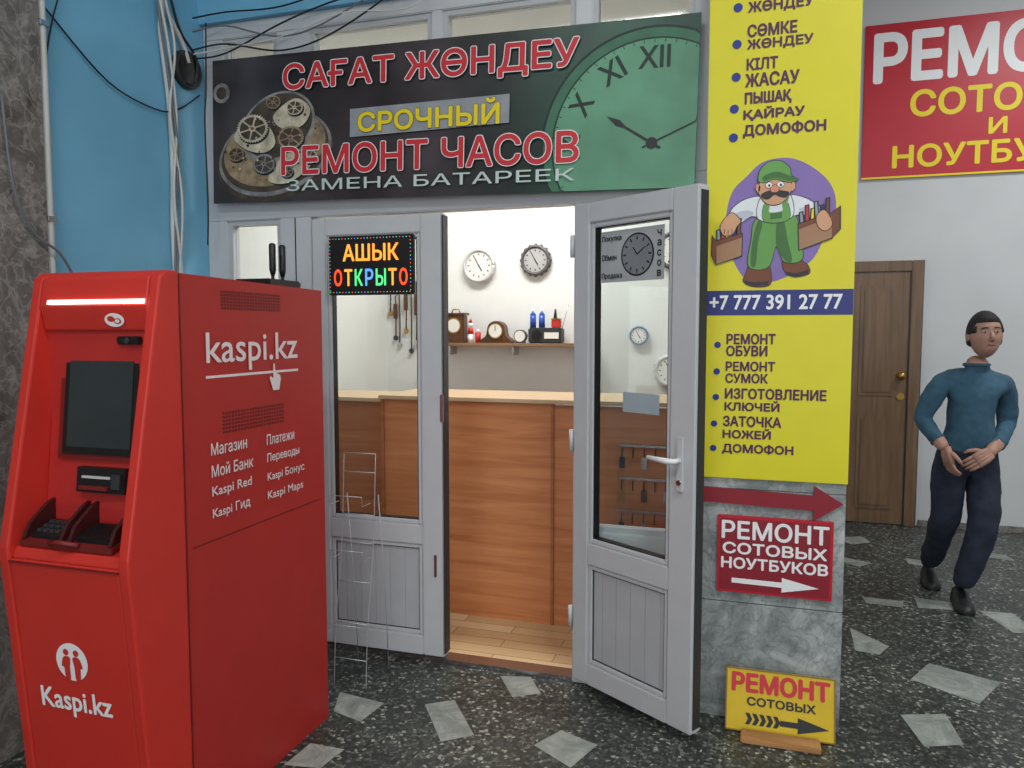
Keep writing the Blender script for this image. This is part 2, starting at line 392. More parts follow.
# LED open sign
led=empty("led_open_sign",(-1.815,3.054,1.66))
b=B("housing"); b.box(-0.01,0.405,-0.0,0.03,0.0,0.262,BLK,0.004)
LR=mat("led_red",(255,70,30),0.5,emit=1.5); LG2=mat("led_green",(80,225,130),0.5,emit=1.0); LO=mat("led_orange",(255,150,50),0.5,emit=1.4); LB=mat("led_blue",(90,150,255),0.5,emit=1.1)
fn=lambda x,z,l=1: Vector((x,-0.002-0.0012*l,z))
text(b,"АШЫК",(0.065,0.34,0.15,0.225),fn,LO,0.02)
xs=0.02
for ch,mm in zip("ОТКРЫТО",(LR,LO,LG2,LB,LG2,LO,LR)):
    wd=0.046 if ch!="Ы" else 0.056
    text(b,ch,(xs,xs+wd-0.006,0.04,0.115),fn,mm,0.02); xs+=wd+0.006
for k in range(26):
    x=0.0+k*0.0157
    for z in (0.012,0.25): b.face([fn(x+a*0.002,z+c*0.002,1) for a,c in ((-1,-1),(1,-1),(1,1),(-1,1))],(LG2,LR,LB)[k%3])
for k in range(14):
    z=0.02+k*0.0165
    for x in (-0.001,0.396): b.face([fn(x+a*0.002,z+c*0.002,1) for a,c in ((-1,-1),(1,-1),(1,1),(-1,1))],(LG2,LR,LB)[k%3])
b.done(led)
# ---------------------------------------------------------------- shop interior
co=empty("shop_counter",(0,0,0))
b=B("front_panels")
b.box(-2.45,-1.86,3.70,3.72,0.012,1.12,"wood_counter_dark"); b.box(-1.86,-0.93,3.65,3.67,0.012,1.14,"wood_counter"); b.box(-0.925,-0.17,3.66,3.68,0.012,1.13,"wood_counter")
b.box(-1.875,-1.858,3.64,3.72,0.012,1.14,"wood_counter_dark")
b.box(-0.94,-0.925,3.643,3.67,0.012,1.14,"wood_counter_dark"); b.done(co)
CT=mat("counter_top",(206,176,140),0.4)
b=B("top"); b.box(-1.88,-0.17,3.62,4.12,1.14,1.160,CT,0.003); b.box(-2.45,-1.88,3.66,4.12,1.12,1.14,CT,0.003); b.done(co)
sh=B("clock_shelf"); sh.box(-2.05,-0.95,4.70,4.899,1.40,1.42,"wood_shelf",0.002)
for x in (-1.95,-1.5,-1.05): sh.box(x,x+0.015,4.78,4.899,1.34,1.40,METAL)
sh.done()
def wall_clock(name,x,z,r,rim,face,y=4.9,ornate=False):
    e=empty(name,(x,y,z)); b=B("case")
    b.cyl((0,0,0),(0,-0.03,0),r,rim,40); b.cyl((0,-0.03,0),(0,-0.033,0),r*0.78,face,40)
    pts=[(math.cos(k*math.pi/20)*r*0.9,-0.032,math.sin(k*math.pi/20)*r*0.9) for k in range(41)]
    b.tube(pts,r*0.11,rim,8)
    if ornate:
        for k in range(16):
            a=k*math.pi/8; b.sph((math.cos(a)*r*0.98,-0.02,math.sin(a)*r*0.98),(r*.13,.012,r*.13),rim,u=10,v=6)
    b.done(e); b=B("dial")
    for k in range(12):
        a=k*math.pi/6; b.box(-0.003,0.003,-0.0345,-0.033,r*0.58,r*0.70,BLK,mtx=Matrix.Rotation(a,4,'Y'))
    b.box(-0.003,0.003,-0.037,-0.035,-r*.1,r*0.38,BLK,mtx=Matrix.Rotation(2.6,4,'Y'))
    b.box(-0.002,0.002,-0.038,-0.036,-r*.1,r*0.58,BLK,mtx=Matrix.Rotation(-0.5,4,'Y'))
    b.done(e)
SIL=mat("clock_silver",(205,205,205),0.4,0.2); FW=mat("clock_face",(232,230,222),0.5); CD=mat("clock_dark",(96,92,92),0.4,0.3)
wall_clock("wall_clock",-1.76,1.94,0.115,SIL,FW); wall_clock("wall_clock",-1.365,1.965,0.10,CD,mat("dial_grey",(170,170,168)),ornate=True)
wall_clock("wall_clock",-0.68,1.47,0.06,mat("clock_blue",(90,110,150),0.4),FW); wall_clock("wall_clock",-0.48,1.25,0.10,SIL,FW,ornate=True)
wall_clock("wall_clock",-0.46,2.0,0.12,CD,FW)
e=empty("table_clock",(-1.90,4.80,1.42)); b=B("body"); b.box(-0.07,0.07,-0.04,0.04,0,0.19,"wood_clock",0.008); b.box(-0.08,0.08,-0.05,0.05,0,0.02,"wood_clock",0.004); b.box(-0.08,0.08,-0.05,0.05,0.185,0.2,"wood_clock",0.004)
b.cyl((0,-0.04,0.115),(0,-0.046,0.115),0.052,BRASS,24); b.cyl((0,-0.046,0.115),(0,-0.048,0.115),0.044,FW,24)
b.tube([(-0.03,0,0.2),(-0.02,0,0.225),(0.02,0,0.225),(0.03,0,0.2)],0.005,BRASS); b.done(e)
e=empty("mantel_clock",(-1.605,4.80,1.42)); b=B("body")
b.prism([Vector((p.x,-0.04,p.y)) for p in catmull([(-0.10,0,0),(-0.098,0.025,0),(-0.068,0.05,0),(-0.05,0.12,0),(0,0.145,0),(0.05,0.12,0),(0.068,0.05,0),(0.098,0.025,0),(0.10,0,0)],5)],(0,0.08,0),"wood_clock")
b.cyl((0,-0.04,0.08),(0,-0.048,0.08),0.052,BRASS,24); b.cyl((0,-0.048,0.08),(0,-0.05,0.08),0.044,FW,24); b.box(-0.002,0.002,-0.052,-0.05,0.08,0.115,BLK); b.done(e)
RP=mat("toy_red",(190,40,30)); BP=mat("bottle_blue",(40,80,170),0.25)
e=empty("figurine",(-1.795,4.80,1.42)); b=B("body"); b.cyl((0,0,0),(0,0,0.06),0.02,WHT,16,0.018); b.cyl((0,0,0.06),(0,0,0.10),0.02,RP,16,0.016); b.sph((0,0,0.12),0.018,WHT); b.cyl((0,0,0.135),(0,0,0.16),0.014,RP,12,0.004)
b.cyl((0.052,0,0),(0.052,0,0.07),0.02,RP,14); b.cyl((0.052,0,0.07),(0.052,0,0.09),0.01,WHT,14); b.done(e)
e=empty("desk_clock",(-1.445,4.80,1.42)); b=B("body"); b.cyl((0,-0.02,0.045),(0,0.02,0.045),0.043,CD,24); b.cyl((0,-0.02,0.045),(0,-0.022,0.045),0.036,FW,24); b.box(-0.03,0.03,-0.02,0.02,0,0.01,CD); b.done(e)
e=empty("radio",(-1.27,4.80,1.42)); b=B("body"); b.box(-0.11,0.11,-0.05,0.05,0,0.10,DGR,0.008); b.cyl((-0.05,-0.05,0.05),(-0.05,-0.056,0.05),0.035,BLK,20); b.box(0.0,0.095,-0.054,-0.05,0.03,0.07,FW); b.tube([(0.1,0.03,0.1),(0.14,0.03,0.25)],0.002,METAL); b.done(e)
for dx in (-0.09,-0.03):
    e=empty("spray_bottle",(-1.27+dx,4.80,1.5205)); b=B("body"); b.cyl((0,0,0),(0,0,0.085),0.02,BP,16); b.cyl((0,0,0.085),(0,0,0.10),0.02,BP,16,0.008); b.cyl((0,0,0.10),(0,0,0.125),0.009,WHT,12); b.done(e)
e=empty("trinket_box",(-1.21,4.80,1.5205)); b=B("body"); b.box(-0.02,0.035,-0.03,0.03,0,0.05,RP,0.004); b.box(-0.022,0.037,-0.032,0.032,0.05,0.06,BRASS,0.002); b.cyl((0.0,0,0.06),(0,0,0.12),0.012,BLK,12,0.006); b.done(e)
for i,(x,z0,z1) in enumerate([(-2.43,1.62,1.90),(-2.39,1.45,1.75),(-2.36,1.40,1.78),(-2.31,1.5,1.82),(-2.27,1.36,1.88),(-2.23,1.42,1.84),(-2.19,1.55,1.97),(-2.14,1.4,1.93),(-2.08,1.46,1.96)]):
    e=empty("clock_pendulum",(x,4.895,z1)); b=B("rod"); b.sph((0,-0.005,0),0.010,METAL,u=10,v=6); b.tube([(0,-0.008,0),(0.004,-0.012,(z0-z1)*0.6),(0,-0.01,z0-z1)],0.005,(DGR,"wood_clock")[i%2]); b.cyl((0,-0.006,z0-z1),(0,-0.016,z0-z1),0.017,(BRASS,DGR,METAL)[i%3],20)
    if i%2: b.box(-0.014,0.014,-0.02,-0.005,(z0-z1)*0.55,(z0-z1)*0.2,"wood_clock",0.003)
    b.done(e)
e=empty("hook_rack",(-0.6,3.655,0.62)); b=B("rack")
for z in (0.0,0.16,0.32):
    b.box(0.0,0.36,-0.012,0.0,z,z+0.012,METAL)
    for k in range(7): b.tube([(0.02+k*0.053,-0.012,z),(0.02+k*0.053,-0.03,z-0.01),(0.02+k*0.053,-0.03,z-0.05)],0.003,BLK); 
    for k in range(0,7,2): b.box(0.008+k*0.053,0.034+k*0.053,-0.034,-0.026,z-0.1,z-0.045,(DGR,BRASS,METAL)[(k+int(z*10))%3])
b.done(e)
# ---------------------------------------------------------------- banner
W,Hh=2.2,0.65
bn=empty("shop_banner",(-2.415,3.03,2.095),(0,math.radians(1.25),0))
b=B("sheet"); b.box(0,W,0,0.006,0,Hh,"banner_print")
b.done(bn)
b=B("print")
GD=mat("clock_print_dark",(20,44,34),0.5); GG=mat("clock_print_green",(98,154,122),0.5,var=0.3,scale=2.5); GG2=mat("clock_print_rim",(60,112,86),0.5,var=0.2)
def clip(pts): return [(min(max(x,0.002),W-0.002),min(max(z,0.002),Hh-0.002)) for x,z in pts]
cx,cz=2.03,0.175
def Pz(pts,l,m): 
    pts=clip(pts); q=[]
    for p in pts:
        if not q or (abs(p[0]-q[-1][0])+abs(p[1]-q[-1][1]))>1e-5: q.append(p)
    P2(b,q,l,m)
Pz(disc(cx,cz,0.445,n=72),1,GD); Pz(disc(cx,cz,0.435,n=72),2,GG2); Pz(disc(cx,cz,0.40,n=72),3,GD); Pz(disc(cx,cz,0.393,n=72),4,GG)
R=["XII","I","II","III","IIII","V","VI","VII","VIII","IX","X","XI"]
for k,s_ in enumerate(R):
    a=math.pi/2-k*math.pi/6; x=cx+0.325*math.cos(a); z=cz+0.325*math.sin(a)
    if x>W-0.04 or z<0.03 or z>Hh-0.05: continue
    V,F=textmesh(s_); ax=min(v[0] for v in V);bx=max(v[0] for v in V);ay=min(v[1] for v in V);by=max(v[1] for v in V)
    sc=0.085/(by-ay); rot=a-math.pi/2
    for dd in (-0.002,0,0.002):
        def fn2(u,v):
            u=(u-(ax+bx)/2)*sc*0.85+dd; v=(v-(ay+by)/2)*sc
            return Vector((x+u*math.cos(rot)-v*math.sin(rot),-LY*5-dd*0.02,z+u*math.sin(rot)+v*math.cos(rot)))
        b.mesh2d((V,F),fn2,GD)
for k in range(60):
    a=k*math.pi/30; c_,s_=math.cos(a),math.sin(a); x,z=cx+c_*0.385,cz+s_*0.385
    if 0.01<x<W-0.01 and 0.01<z<Hh-0.01: P2(b,[(x-c_*.006-s_*.0015,z-s_*.006+c_*.0015),(x-c_*.006+s_*.0015,z-s_*.006-c_*.0015),(x+c_*.006+s_*.0015,z+s_*.006-c_*.0015),(x+c_*.006-s_*.0015,z+s_*.006+c_*.0015)],5,GD)
for a,r,w_ in ((math.radians(148),0.21,0.013),(math.radians(24),0.30,0.009)):
    c_,s_=math.cos(a),math.sin(a)
    Pz([(cx+c_*q-s_*t,cz+s_*q+c_*t) for q,t in ((-0.04,-w_*.4),(r*.6,-w_*.35),(r*.75,-w_),(r,0),(r*.75,w_),(r*.6,w_*.35),(-0.04,w_*.4))],6,BLK)
Pz(disc(cx,cz,0.022),7,BLK)
G1=mat("gold_print",(150,130,100),0.5,var=0.45,scale=22); G2=mat("gold_print_dark",(74,62,50),0.5,var=0.4,scale=20); G3=mat("gold_print_light",(196,186,160),0.5,var=0.35,scale=22); G4=mat("steel_print",(132,130,130),0.5,var=0.45,scale=18)
def ell(cx_,cz_,rx,rz,t,n=48): return [(cx_+rx*math.cos(a)*math.cos(t)-rz*math.sin(a)*math.sin(t),cz_+rx*math.cos(a)*math.sin(t)+rz*math.sin(a)*math.cos(t)) for a in [2*math.pi*k/n for k in range(n)]]
Pz(ell(0.33,0.20,0.31,0.195,0.2),1,G2); Pz(ell(0.33,0.215,0.30,0.185,0.2),2,G4); Pz(ell(0.33,0.22,0.285,0.17,0.2),3,G2); Pz(ell(0.33,0.235,0.27,0.16,0.2),4,G1)
Pz(ell(0.35,0.33,0.20,0.15,0.35),4.2,G4); Pz(ell(0.35,0.335,0.185,0.135,0.35),5,G2)
# bridges
for pts in ([(0.12,0.30),(0.2,0.36),(0.3,0.34),(0.34,0.26),(0.28,0.22),(0.18,0.24)],[(0.33,0.38),(0.44,0.45),(0.52,0.40),(0.48,0.33),(0.38,0.32)],[(0.3,0.10),(0.4,0.08),(0.52,0.15),(0.5,0.22),(0.38,0.2)]):
    pz=[(p.x,p.y) for p in catmull([Vector((a,c,0)) for a,c in pts],6)]
    Pz([(x+0.004,z-0.006) for x,z in pz],5.4,BLK); Pz(pz,5.6,G3)
def gear(cx_,cz_,r,n,l,m,m2):
    Pz([(x+0.005,z-0.007) for x,z in disc(cx_,cz_,r,r*.75)],l-.2,BLK)
    pts=[]
    for k in range(n*4):
        rr=r if k%4<2 else r*0.92; a=2*math.pi*k/(n*4); pts.append((cx_+rr*math.cos(a),cz_+rr*0.75*math.sin(a)))
    Pz(pts,l,m); Pz(disc(cx_,cz_,r*0.80,r*.60),l+.7,m2); 
    for k in range(3):
        a=k*math.pi/3+0.3; c_,s_=math.cos(a),math.sin(a); Pz([(cx_+(c_*q-s_*t)*r,cz_+(s_*q+c_*t)*r*.75) for q,t in ((-.82,-.05),(.82,-.05),(.82,.05),(-.82,.05))],l+1.2+k*.05,m)
    Pz(disc(cx_,cz_,r*0.22,r*.17),l+1.7,m); Pz(disc(cx_,cz_,r*0.1,r*.08),l+2.2,mat("jewel_print",(150,40,50)))
gear(0.22,0.33,0.085,36,6,G3,G2); gear(0.42,0.28,0.07,30,6,G1,G2); gear(0.28,0.17,0.06,30,6,G4,G2); gear(0.44,0.41,0.045,22,6,G3,G2); gear(0.13,0.22,0.045,22,6,G1,G2); gear(0.52,0.19,0.04,20,6,G3,G2); gear(0.33,0.44,0.04,20,6,G1,G2); gear(0.40,0.13,0.035,18,6,G4,G2)
for k in range(60):
    a=random.uniform(0,6.28); rr=random.uniform(0.3,0.98); s0=random.uniform(0.3,1); Pz(disc(0.33+0.27*rr*math.cos(a),0.25+0.17*rr*math.sin(a),0.008*s0,0.007*s0,10),9+k*.02,(G3,G2,G4,BLK)[k%4])
Pz(disc(0.05,0.50,0.045,0.045),2,G4); Pz(disc(0.05,0.50,0.028,0.028),3,G2)
ly=lambda o:(lambda x,z,l=1:Vector((x,-LY*(o+l),z)))
text(b,"САҒАТ ЖӨНДЕУ",(0.385,1.735,0.465,0.60),ly(10.5),TRED,0.025,(WHT,0.03))
P2(b,[(0.72,0.265),(1.45,0.285),(1.45,0.40),(0.72,0.385)],8,mat("plate_print",(150,155,160),0.5,var=0.2))
text(b,"СРОЧНЫЙ",(0.76,1.41,0.282,0.39),ly(9.5),YELT,0.03,(mat("plate_outline",(80,80,50)),0.02))
text(b,"РЕМОНТ ЧАСОВ",(0.375,1.745,0.112,0.24),ly(10.5),TRED,0.025,(WHT,0.03))
text(b,"ЗАМЕНА БАТАРЕЕК",(0.40,1.73,0.042,0.092),ly(10.5),mat("print_pale",(200,215,210)),0.01)
b.done(bn)
# ---------------------------------------------------------------- yellow board on the pillar
ROW=[(0,2.688),(50,2.513),(100,2.336),(150,2.158),(200,1.978),(250,1.796),(300,1.613),(350,1.429),(400,1.243),(450,1.056),(480,0.943)]
def ZR(v):
    if v<=0: return 2.688-v*0.0035
    for (a,za),(c,zc) in zip(ROW,ROW[1:]):
        if v<=c: return za+(zc-za)*(v-a)/(c-a)
    return 0.943-(v-480)*0.00376
def XR(u,v):
    uL=699+v*0.019; uR=862-v*0.031
    return -0.165+0.51*(u-uL)/(uR-uL)
yb=empty("yellow_signboard",(0,2.965,0))
b=B("board"); b.box(-0.168,0.348,0,0.0149,0.943,3.3,YEL,0.002); b.done(yb)
b=B("print"); FN=lambda x,z,l=1:Vector((x,-LY*l,z))
def tx(s_,u0,u1,v0,v1,m=PUR,bold=0.04):
    vm=(v0+v1)/2; text(b,s_,(XR(u0,vm),XR(u1,vm),ZR(v1+0.5),ZR(v0-0.5)),FN,m,bold)
for r_ in [("АЯҚ КИІМ",741,815,-14,-4),("ЖӨНДЕУ",741,812,1,13),("СӨМКЕ",741,795,24,36),("ЖӨНДЕУ",741,812,39,50),("КІЛТ",741,775,58,69),("ЖАСАУ",740,798,73,86),("ПЫШАҚ",740,790,92,105),("ҚАЙРАУ",739,804,107,120),("ДОМОФОН",739,826,124,137),
 ("РЕМОНТ",728,778,334,344),("ОБУВИ",728,770,346,356),("РЕМОНТ",728,778,362,371),("СУМОК",728,771,374,383),("ИЗГОТОВЛЕНИЕ",728,828,389,399),("КЛЮЧЕЙ",728,783,401,411),("ЗАТОЧКА",727,785,417,427),("НОЖЕЙ",727,775,429,439),("ДОМОФОН",727,797,445,455)]:
    tx(*r_)
for u,v in [(730,5),(730,42),(730,75),(729,107),(729,136)]: b.face([FN(x,z,2) for x,z in disc(XR(u,v),ZR(v),0.016)],PBL)
for u,v in [(719,345),(719,372),(719,398),(718,425),(718,450)]: b.face([FN(x,z,2) for x,z in disc(XR(u,v),ZR(v),0.012)],PBL)
b.face([FN(-0.167,ZR(315),1),FN(0.347,ZR(315),1),FN(0.347,ZR(290),1),FN(-0.167,ZR(290),1)],BAND)
tx("+7 777 391 27 77",709,843,295,309,WHT,0.03)
def cart(pts,l,m,sm=6):
    q=[Vector((XR(u,v),ZR(v),0)) for u,v in pts]
    if sm: q=catmull(q,sm)
    b.face([Vector((p.x,-LY*l*0.7,p.y)) for p in q],m)
K=BLK
def sk2(pts,l,m,e=1.6,sm=6):
    cxx=sum(p[0] for p in pts)/len(pts); cyy=sum(p[1] for p in pts)/len(pts)
    big=[]; n=len(pts)
    for k in range(n):
        a=pts[k-1]; c=pts[(k+1)%n]; tx_,ty_=c[0]-a[0],c[1]-a[1]; L_=math.hypot(tx_,ty_) or 1; nx,ny=ty_/L_,-tx_/L_
        if (pts[k][0]-cxx)*nx+(pts[k][1]-cyy)*ny<0: nx,ny=-nx,-ny
        big.append((pts[k][0]+nx*e*.5,pts[k][1]+ny*e*.5))
    cart(big,l,K,sm); cart(pts,l+0.5,m,sm)
VI=mat("cartoon_violet",(134,110,176)); GRN=mat("cartoon_green",(104,160,78)); GRD=mat("cartoon_green_dark",(62,112,52)); SK=mat("cartoon_skin",(214,160,122)); BRW=mat("cartoon_brown",(120,66,40)); BOX=mat("cartoon_box",(166,124,92)); GRY=mat("cartoon_grey",(150,160,170)); SHW=mat("cartoon_shirt",(226,230,234)); SHD=mat("cartoon_shirt_shade",(190,196,206))
cart([(744,176),(762,162),(790,160),(815,172),(832,190),(836,212),(826,236),(812,262),(780,280),(752,282),(736,266),(726,240),(724,212),(730,190)],1,VI)
sk2([(752,262),(746,274),(744,281),(754,286),(770,285),(772,276),(768,263)],3,BRW); cart([(745,280),(755,282),(770,281),(769,285),(755,286),(745,283)],4.2,K,0)
sk2([(784,260),(786,272),(796,277),(810,274),(809,267),(802,261),(799,257)],3,BRW); cart([(787,272),(797,274),(810,270),(809,275),(797,278),(787,275)],4.2,K,0)
sk2([(757,218),(751,240),(749,266),(769,267),(777,246),(785,262),(803,260),(800,236),(793,216)],5,GRN)
cart([(777,222),(777,246),(786,261),(793,261),(788,240),(784,222)],6,GRD); cart([(757,222),(752,242),(751,264),(756,265),(758,242),(762,224)],6,GRD)
sk2([(760,198),(744,199),(732,206),(728,214),(738,222),(750,216),(760,216)],5.6,SHW); cart([(735,212),(744,210),(752,212),(750,216),(738,221),(731,216)],6.4,SHD)
sk2([(790,198),(804,200),(818,208),(824,214),(816,221),(802,216),(791,216)],5.6,SHW); cart([(800,210),(810,210),(819,214),(816,220),(802,215)],6.4,SHD)
sk2([(730,212),(722,218),(718,226),(722,234),(731,233),(735,226),(739,220)],9.3,SK); sk2([(817,219),(824,213),(830,220),(832,228),(826,233),(819,229)],9.3,SK)
for u,v in ((722,231),(726,232),(730,231)): cart([(u,v-3),(u+.7,v-3),(u+.7,v+2),(u,v+2)],10.2,K,0)
sk2([(760,198),(757,218),(776,222),(793,217),(790,197),(776,194)],6.8,SHW)
sk2([(763,206),(764,222),(789,221),(788,205),(782,206),(782,212),(769,213),(769,207)],7.6,GRN,1.2,3); cart([(770,214),(782,213),(782,219),(770,220)],8.6,GRD,0)
cart([(762,198),(766,197),(769,207),(764,207)],8.6,GRN,0); cart([(785,197),(789,198),(787,206),(782,206)],8.6,GRN,0)
sk2([(761,180),(757,190),(761,199),(768,205),(779,205),(787,199),(791,190),(788,180),(774,176)],9.5,SK)
sk2([(754,188),(756,184),(759,188),(757,193)],9.5,SK,1,4); sk2([(791,186),(794,184),(795,190),(791,193)],9.5,SK,1,4)
sk2([(757,181),(759,170),(768,163),(780,163),(789,170),(791,178),(798,181),(788,184),(774,180),(764,183)],10.5,GRN); cart([(762,177),(776,173),(790,178),(797,181),(788,183),(774,179),(763,182)],11.4,GRD)
for u in (768,780): sk2([(u-3.5,186),(u,183),(u+3.5,186),(u,189)],12,WHT,1,4); cart([(u-1,186.5),(u+.3,185),(u+1.5,186.5),(u+.3,188)],13,K,4)
cart([(760,195),(766,192),(774,191),(782,192),(789,194),(786,199),(779,198),(774,196),(768,200),(762,199)],12,K)
sk2([(770,189),(774,186),(778,189),(777,193),(771,193)],13,mat("cartoon_nose",(226,140,112)),1,5)
# two open tool boxes: long side, end panel, handle bar and tools
for (x0,y0,x1,y1,h,ex) in ((714,240,741,233,22,-5),(799,226,832,216,24,9)):
    dx=(x1-x0); dy=(y1-y0)
    for q in range(6):
        f=0.10+q*0.15; uu=x0+dx*f; vv=y0+dy*f
        cart([(uu-2.4,vv+3),(uu-3.4+q%3,vv-11-(q%2)*5),(uu+1.4+q%3,vv-12-(q%2)*5),(uu+3,vv+2)],7.4,K,0); cart([(uu-1,vv+3),(uu-2+q%3,vv-10-(q%2)*5),(uu+q%3,vv-11-(q%2)*5),(uu+2,vv+2)],7.6,(GRY,TRED,YELT,GRY,PBL,BRW)[q],0)
    cart([(x0-1,y0-1),(x1+1,y1-1),(x1+1,y1+h+1),(x0,y0+h+2)],8,K,0); cart([(x0,y0),(x1,y1),(x1,y1+h),(x0+1,y0+h+1)],8.3,BOX,0); cart([(x0,y0),(x1,y1),(x1,y1+4),(x0+.5,y0+5)],8.5,BRW,0)
    xe,ye=(x0,y0) if ex<0 else (x1,y1)
    cart([(xe,ye-1),(xe+ex,ye-7),(xe+ex,ye+h-8),(xe,ye+h+1)],8,K,0); cart([(xe,ye),(xe+ex*.85,ye-5.5),(xe+ex*.85,ye+h-8),(xe,ye+h)],8.3,BRW,0)
b.done(yb)
ar=empty("arrow_sign",(0,2.966,0)); b=B("plate")
pts=[(-0.163,0.905),(0.235,0.893),(0.235,0.93),(0.335,0.868),(0.235,0.80),(0.235,0.838),(-0.163,0.848)]
b.prism([(x,0.0,z) for x,z in pts],(0,0.0135,0),MAR); b.done(ar)
rs=empty("red_repair_sign",(0,2.962,0)); b=B("plate"); b.box(-0.105,0.305,0,0.0175,0.505,0.80,SRED,0.002)
b.face([FN(*q,1) for q in ((-0.095,0.515),(0.295,0.515),(0.295,0.79),(-0.095,0.79))],MAR)
text(b,"РЕМОНТ",(-0.09,0.29,0.712,0.784),FN,WHT,0.03); text(b,"СОТОВЫХ",(-0.085,0.285,0.655,0.70),FN,WHT,0.04); text(b,"НОУТБУКОВ",(-0.09,0.29,0.598,0.643),FN,WHT,0.04)
b.face([FN(x,z,2) for x,z in [(-0.05,0.562),(0.13,0.560),(0.13,0.578),(0.26,0.549),(0.13,0.522),(0.13,0.540),(-0.05,0.543)]],WHT); b.done(rs)
ys=empty("small_yellow_sign",(-0.062,2.885,0.003),(math.radians(-15),0,0)); ys.scale=(1.03,1,0.9); b=B("plate"); b.box(0,0.375,0,0.008,0,0.25,mat("sign_yellow2",(218,184,20),0.5),0.002)
for q in ((0,0.375,0,0.005),(0,0.375,0.245,0.25),(0,0.005,0,0.25),(0.37,0.375,0,0.25)): b.box(q[0],q[1],-0.003,0,q[2],q[3],mat("sign_edge",(150,110,20)))
text(b,"РЕМОНТ",(0.02,0.358,0.155,0.235),FN,TRED,0.05); text(b,"СОТОВЫХ",(0.075,0.31,0.105,0.14),FN,K,0.04)
b.face([FN(x,z,2) for x,z in [(0.19,0.062),(0.25,0.062),(0.25,0.082),(0.355,0.05),(0.25,0.02),(0.25,0.04),(0.19,0.04)]],K)
for k in range(5): b.face([FN(x,z,2) for x,z in [(0.07+k*0.024,0.03),(0.085+k*0.024,0.03),(0.095+k*0.024,0.052),(0.085+k*0.024,0.075),(0.07+k*0.024,0.075),(0.08+k*0.024,0.052)]],K)
b.done(ys)
wb=B("wood_block"); wb.box(-0.005,0.27,2.80,2.872,0.0,0.022,"wood_block",0.004); wb.done()
# ---------------------------------------------------------------- far sign and door
fs=empty("phone_repair_banner",(0,6.429,0)); b=B("sheet"); b.box(0.78,2.62,0,0.02,2.65,3.79,SRED,0.003)
b.box(0.78,2.62,-0.002,0,2.65,2.664,YELT)
text(b,"РЕМОНТ",(0.84,2.55,3.35,3.73),FN,WHT,0.04); text(b,"СОТОВЫХ",(1.10,2.40,3.09,3.29),FN,YELT,0.035); text(b,"И",(1.62,1.74,2.93,3.05),FN,YELT,0.04); text(b,"НОУТБУКОВ",(0.99,2.42,2.72,2.89),FN,YELT,0.035)
b.done(fs)
dd=empty("door_3",(0.30,6.45,0)); b=B("leaf")
b.box(0,0.06,-0.05,0,0,2.03,"wood_door",0.004); b.box(0.85,0.93,-0.05,0,0,2.03,"wood_door",0.004); b.box(0.06,0.85,-0.05,0,1.95,2.03,"wood_door",0.004)
b.box(0.065,0.845,-0.035,0,0.01,1.945,"wood_door")
for (z0,z1) in ((0.12,0.85),(1.0,1.85)):
    for (x0,x1) in ((0.15,0.40),(0.50,0.76)): 
        b.box(x0,x1,-0.043,-0.035,z0,z1,"wood_door",0.003); b.box(x0+.03,x1-.03,-0.05,-0.043,z0+.03,z1-.03,"wood_door",0.006)
b.box(0.845,0.85,-0.049,-0.03,0,1.95,BLK); b.box(0.928,0.935,-0.045,0,0,2.03,BLK)
b.done(dd); b=B("lock"); b.cyl((0.80,-0.035,1.16),(0.80,-0.045,1.16),0.03,BRASS); b.sph((0.80,-0.08,1.16),(0.03,0.025,0.03),BRASS); b.cyl((0.80,-0.035,1.0),(0.80,-0.045,1.0),0.028,BRASS); b.cyl((0.80,-0.035,1.16),(0.80,-0.06,1.16),0.012,BRASS); b.done(dd)
# ---------------------------------------------------------------- payment terminal
kt=empty("payment_terminal",(0,0,0))
XL,XRr=-1.985,-1.535
b=B("body")
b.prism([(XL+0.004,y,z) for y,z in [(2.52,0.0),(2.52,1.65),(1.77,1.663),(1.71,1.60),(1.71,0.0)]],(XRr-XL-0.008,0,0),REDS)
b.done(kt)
b=B("front_module")
cheek=[(1.77,0.0),(1.77,1.668),(1.725,1.668),(1.70,1.65),(1.555,0.90),(1.555,0.86),(1.60,0.32),(1.62,0.0)]
for x in (XL,XRr-0.035):
    b.prism([(x,y,z) for y,z in cheek],(0.035,0,0),RED)
x0_,w_=XL+0.035,XRr-XL-0.07
b.prism([(x0_,y,z) for y,z in [(1.77,1.50),(1.77,1.668),(1.725,1.668),(1.70,1.65),(1.685,1.57),(1.70,1.50)]],(w_,0,0),RED)
b.prism([(x0_,y,z) for y,z in [(1.76,0.0),(1.76,0.87),(1.558,0.87),(1.558,0.86),(1.603,0.32),(1.623,0.0)]],(w_,0,0),RED)
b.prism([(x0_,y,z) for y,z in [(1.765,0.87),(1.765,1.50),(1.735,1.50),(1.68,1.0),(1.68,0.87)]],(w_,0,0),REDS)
b.prism([(x0_,y,z) for y,z in [(1.70,0.87),(1.70,0.93),(1.575,0.90),(1.563,0.87)]],(w_,0,0),RED)
o_=b.done(kt)
bv=o_.modifiers.new("bev","BEVEL"); bv.width=0.006; bv.segments=2; bv.limit_method='ANGLE'
b=B("seams")
b.box(XRr-0.001,XRr+0.0008,1.769,1.773,0.0,1.66,REDD); b.box(XRr-0.004,XRr-0.003,1.80,2.49,0.865,0.869,REDD)
b.box(x0_,XRr-0.035,1.553,1.57,0.862,0.866,REDD)
for (y0,y1,z0,z1) in ((1.95,2.26,1.565,1.625),(1.945,2.27,1.185,1.255)):
    nn=22
    for k in range(nn):
        for j in range(6):
            yy=y0+(y1-y0)*k/nn; zz=z0+(z1-z0)*j/6
            b.box(XRr-0.004,XRr-0.0030,yy,yy+0.010,zz,zz+0.0078,REDD)
b.done(kt)
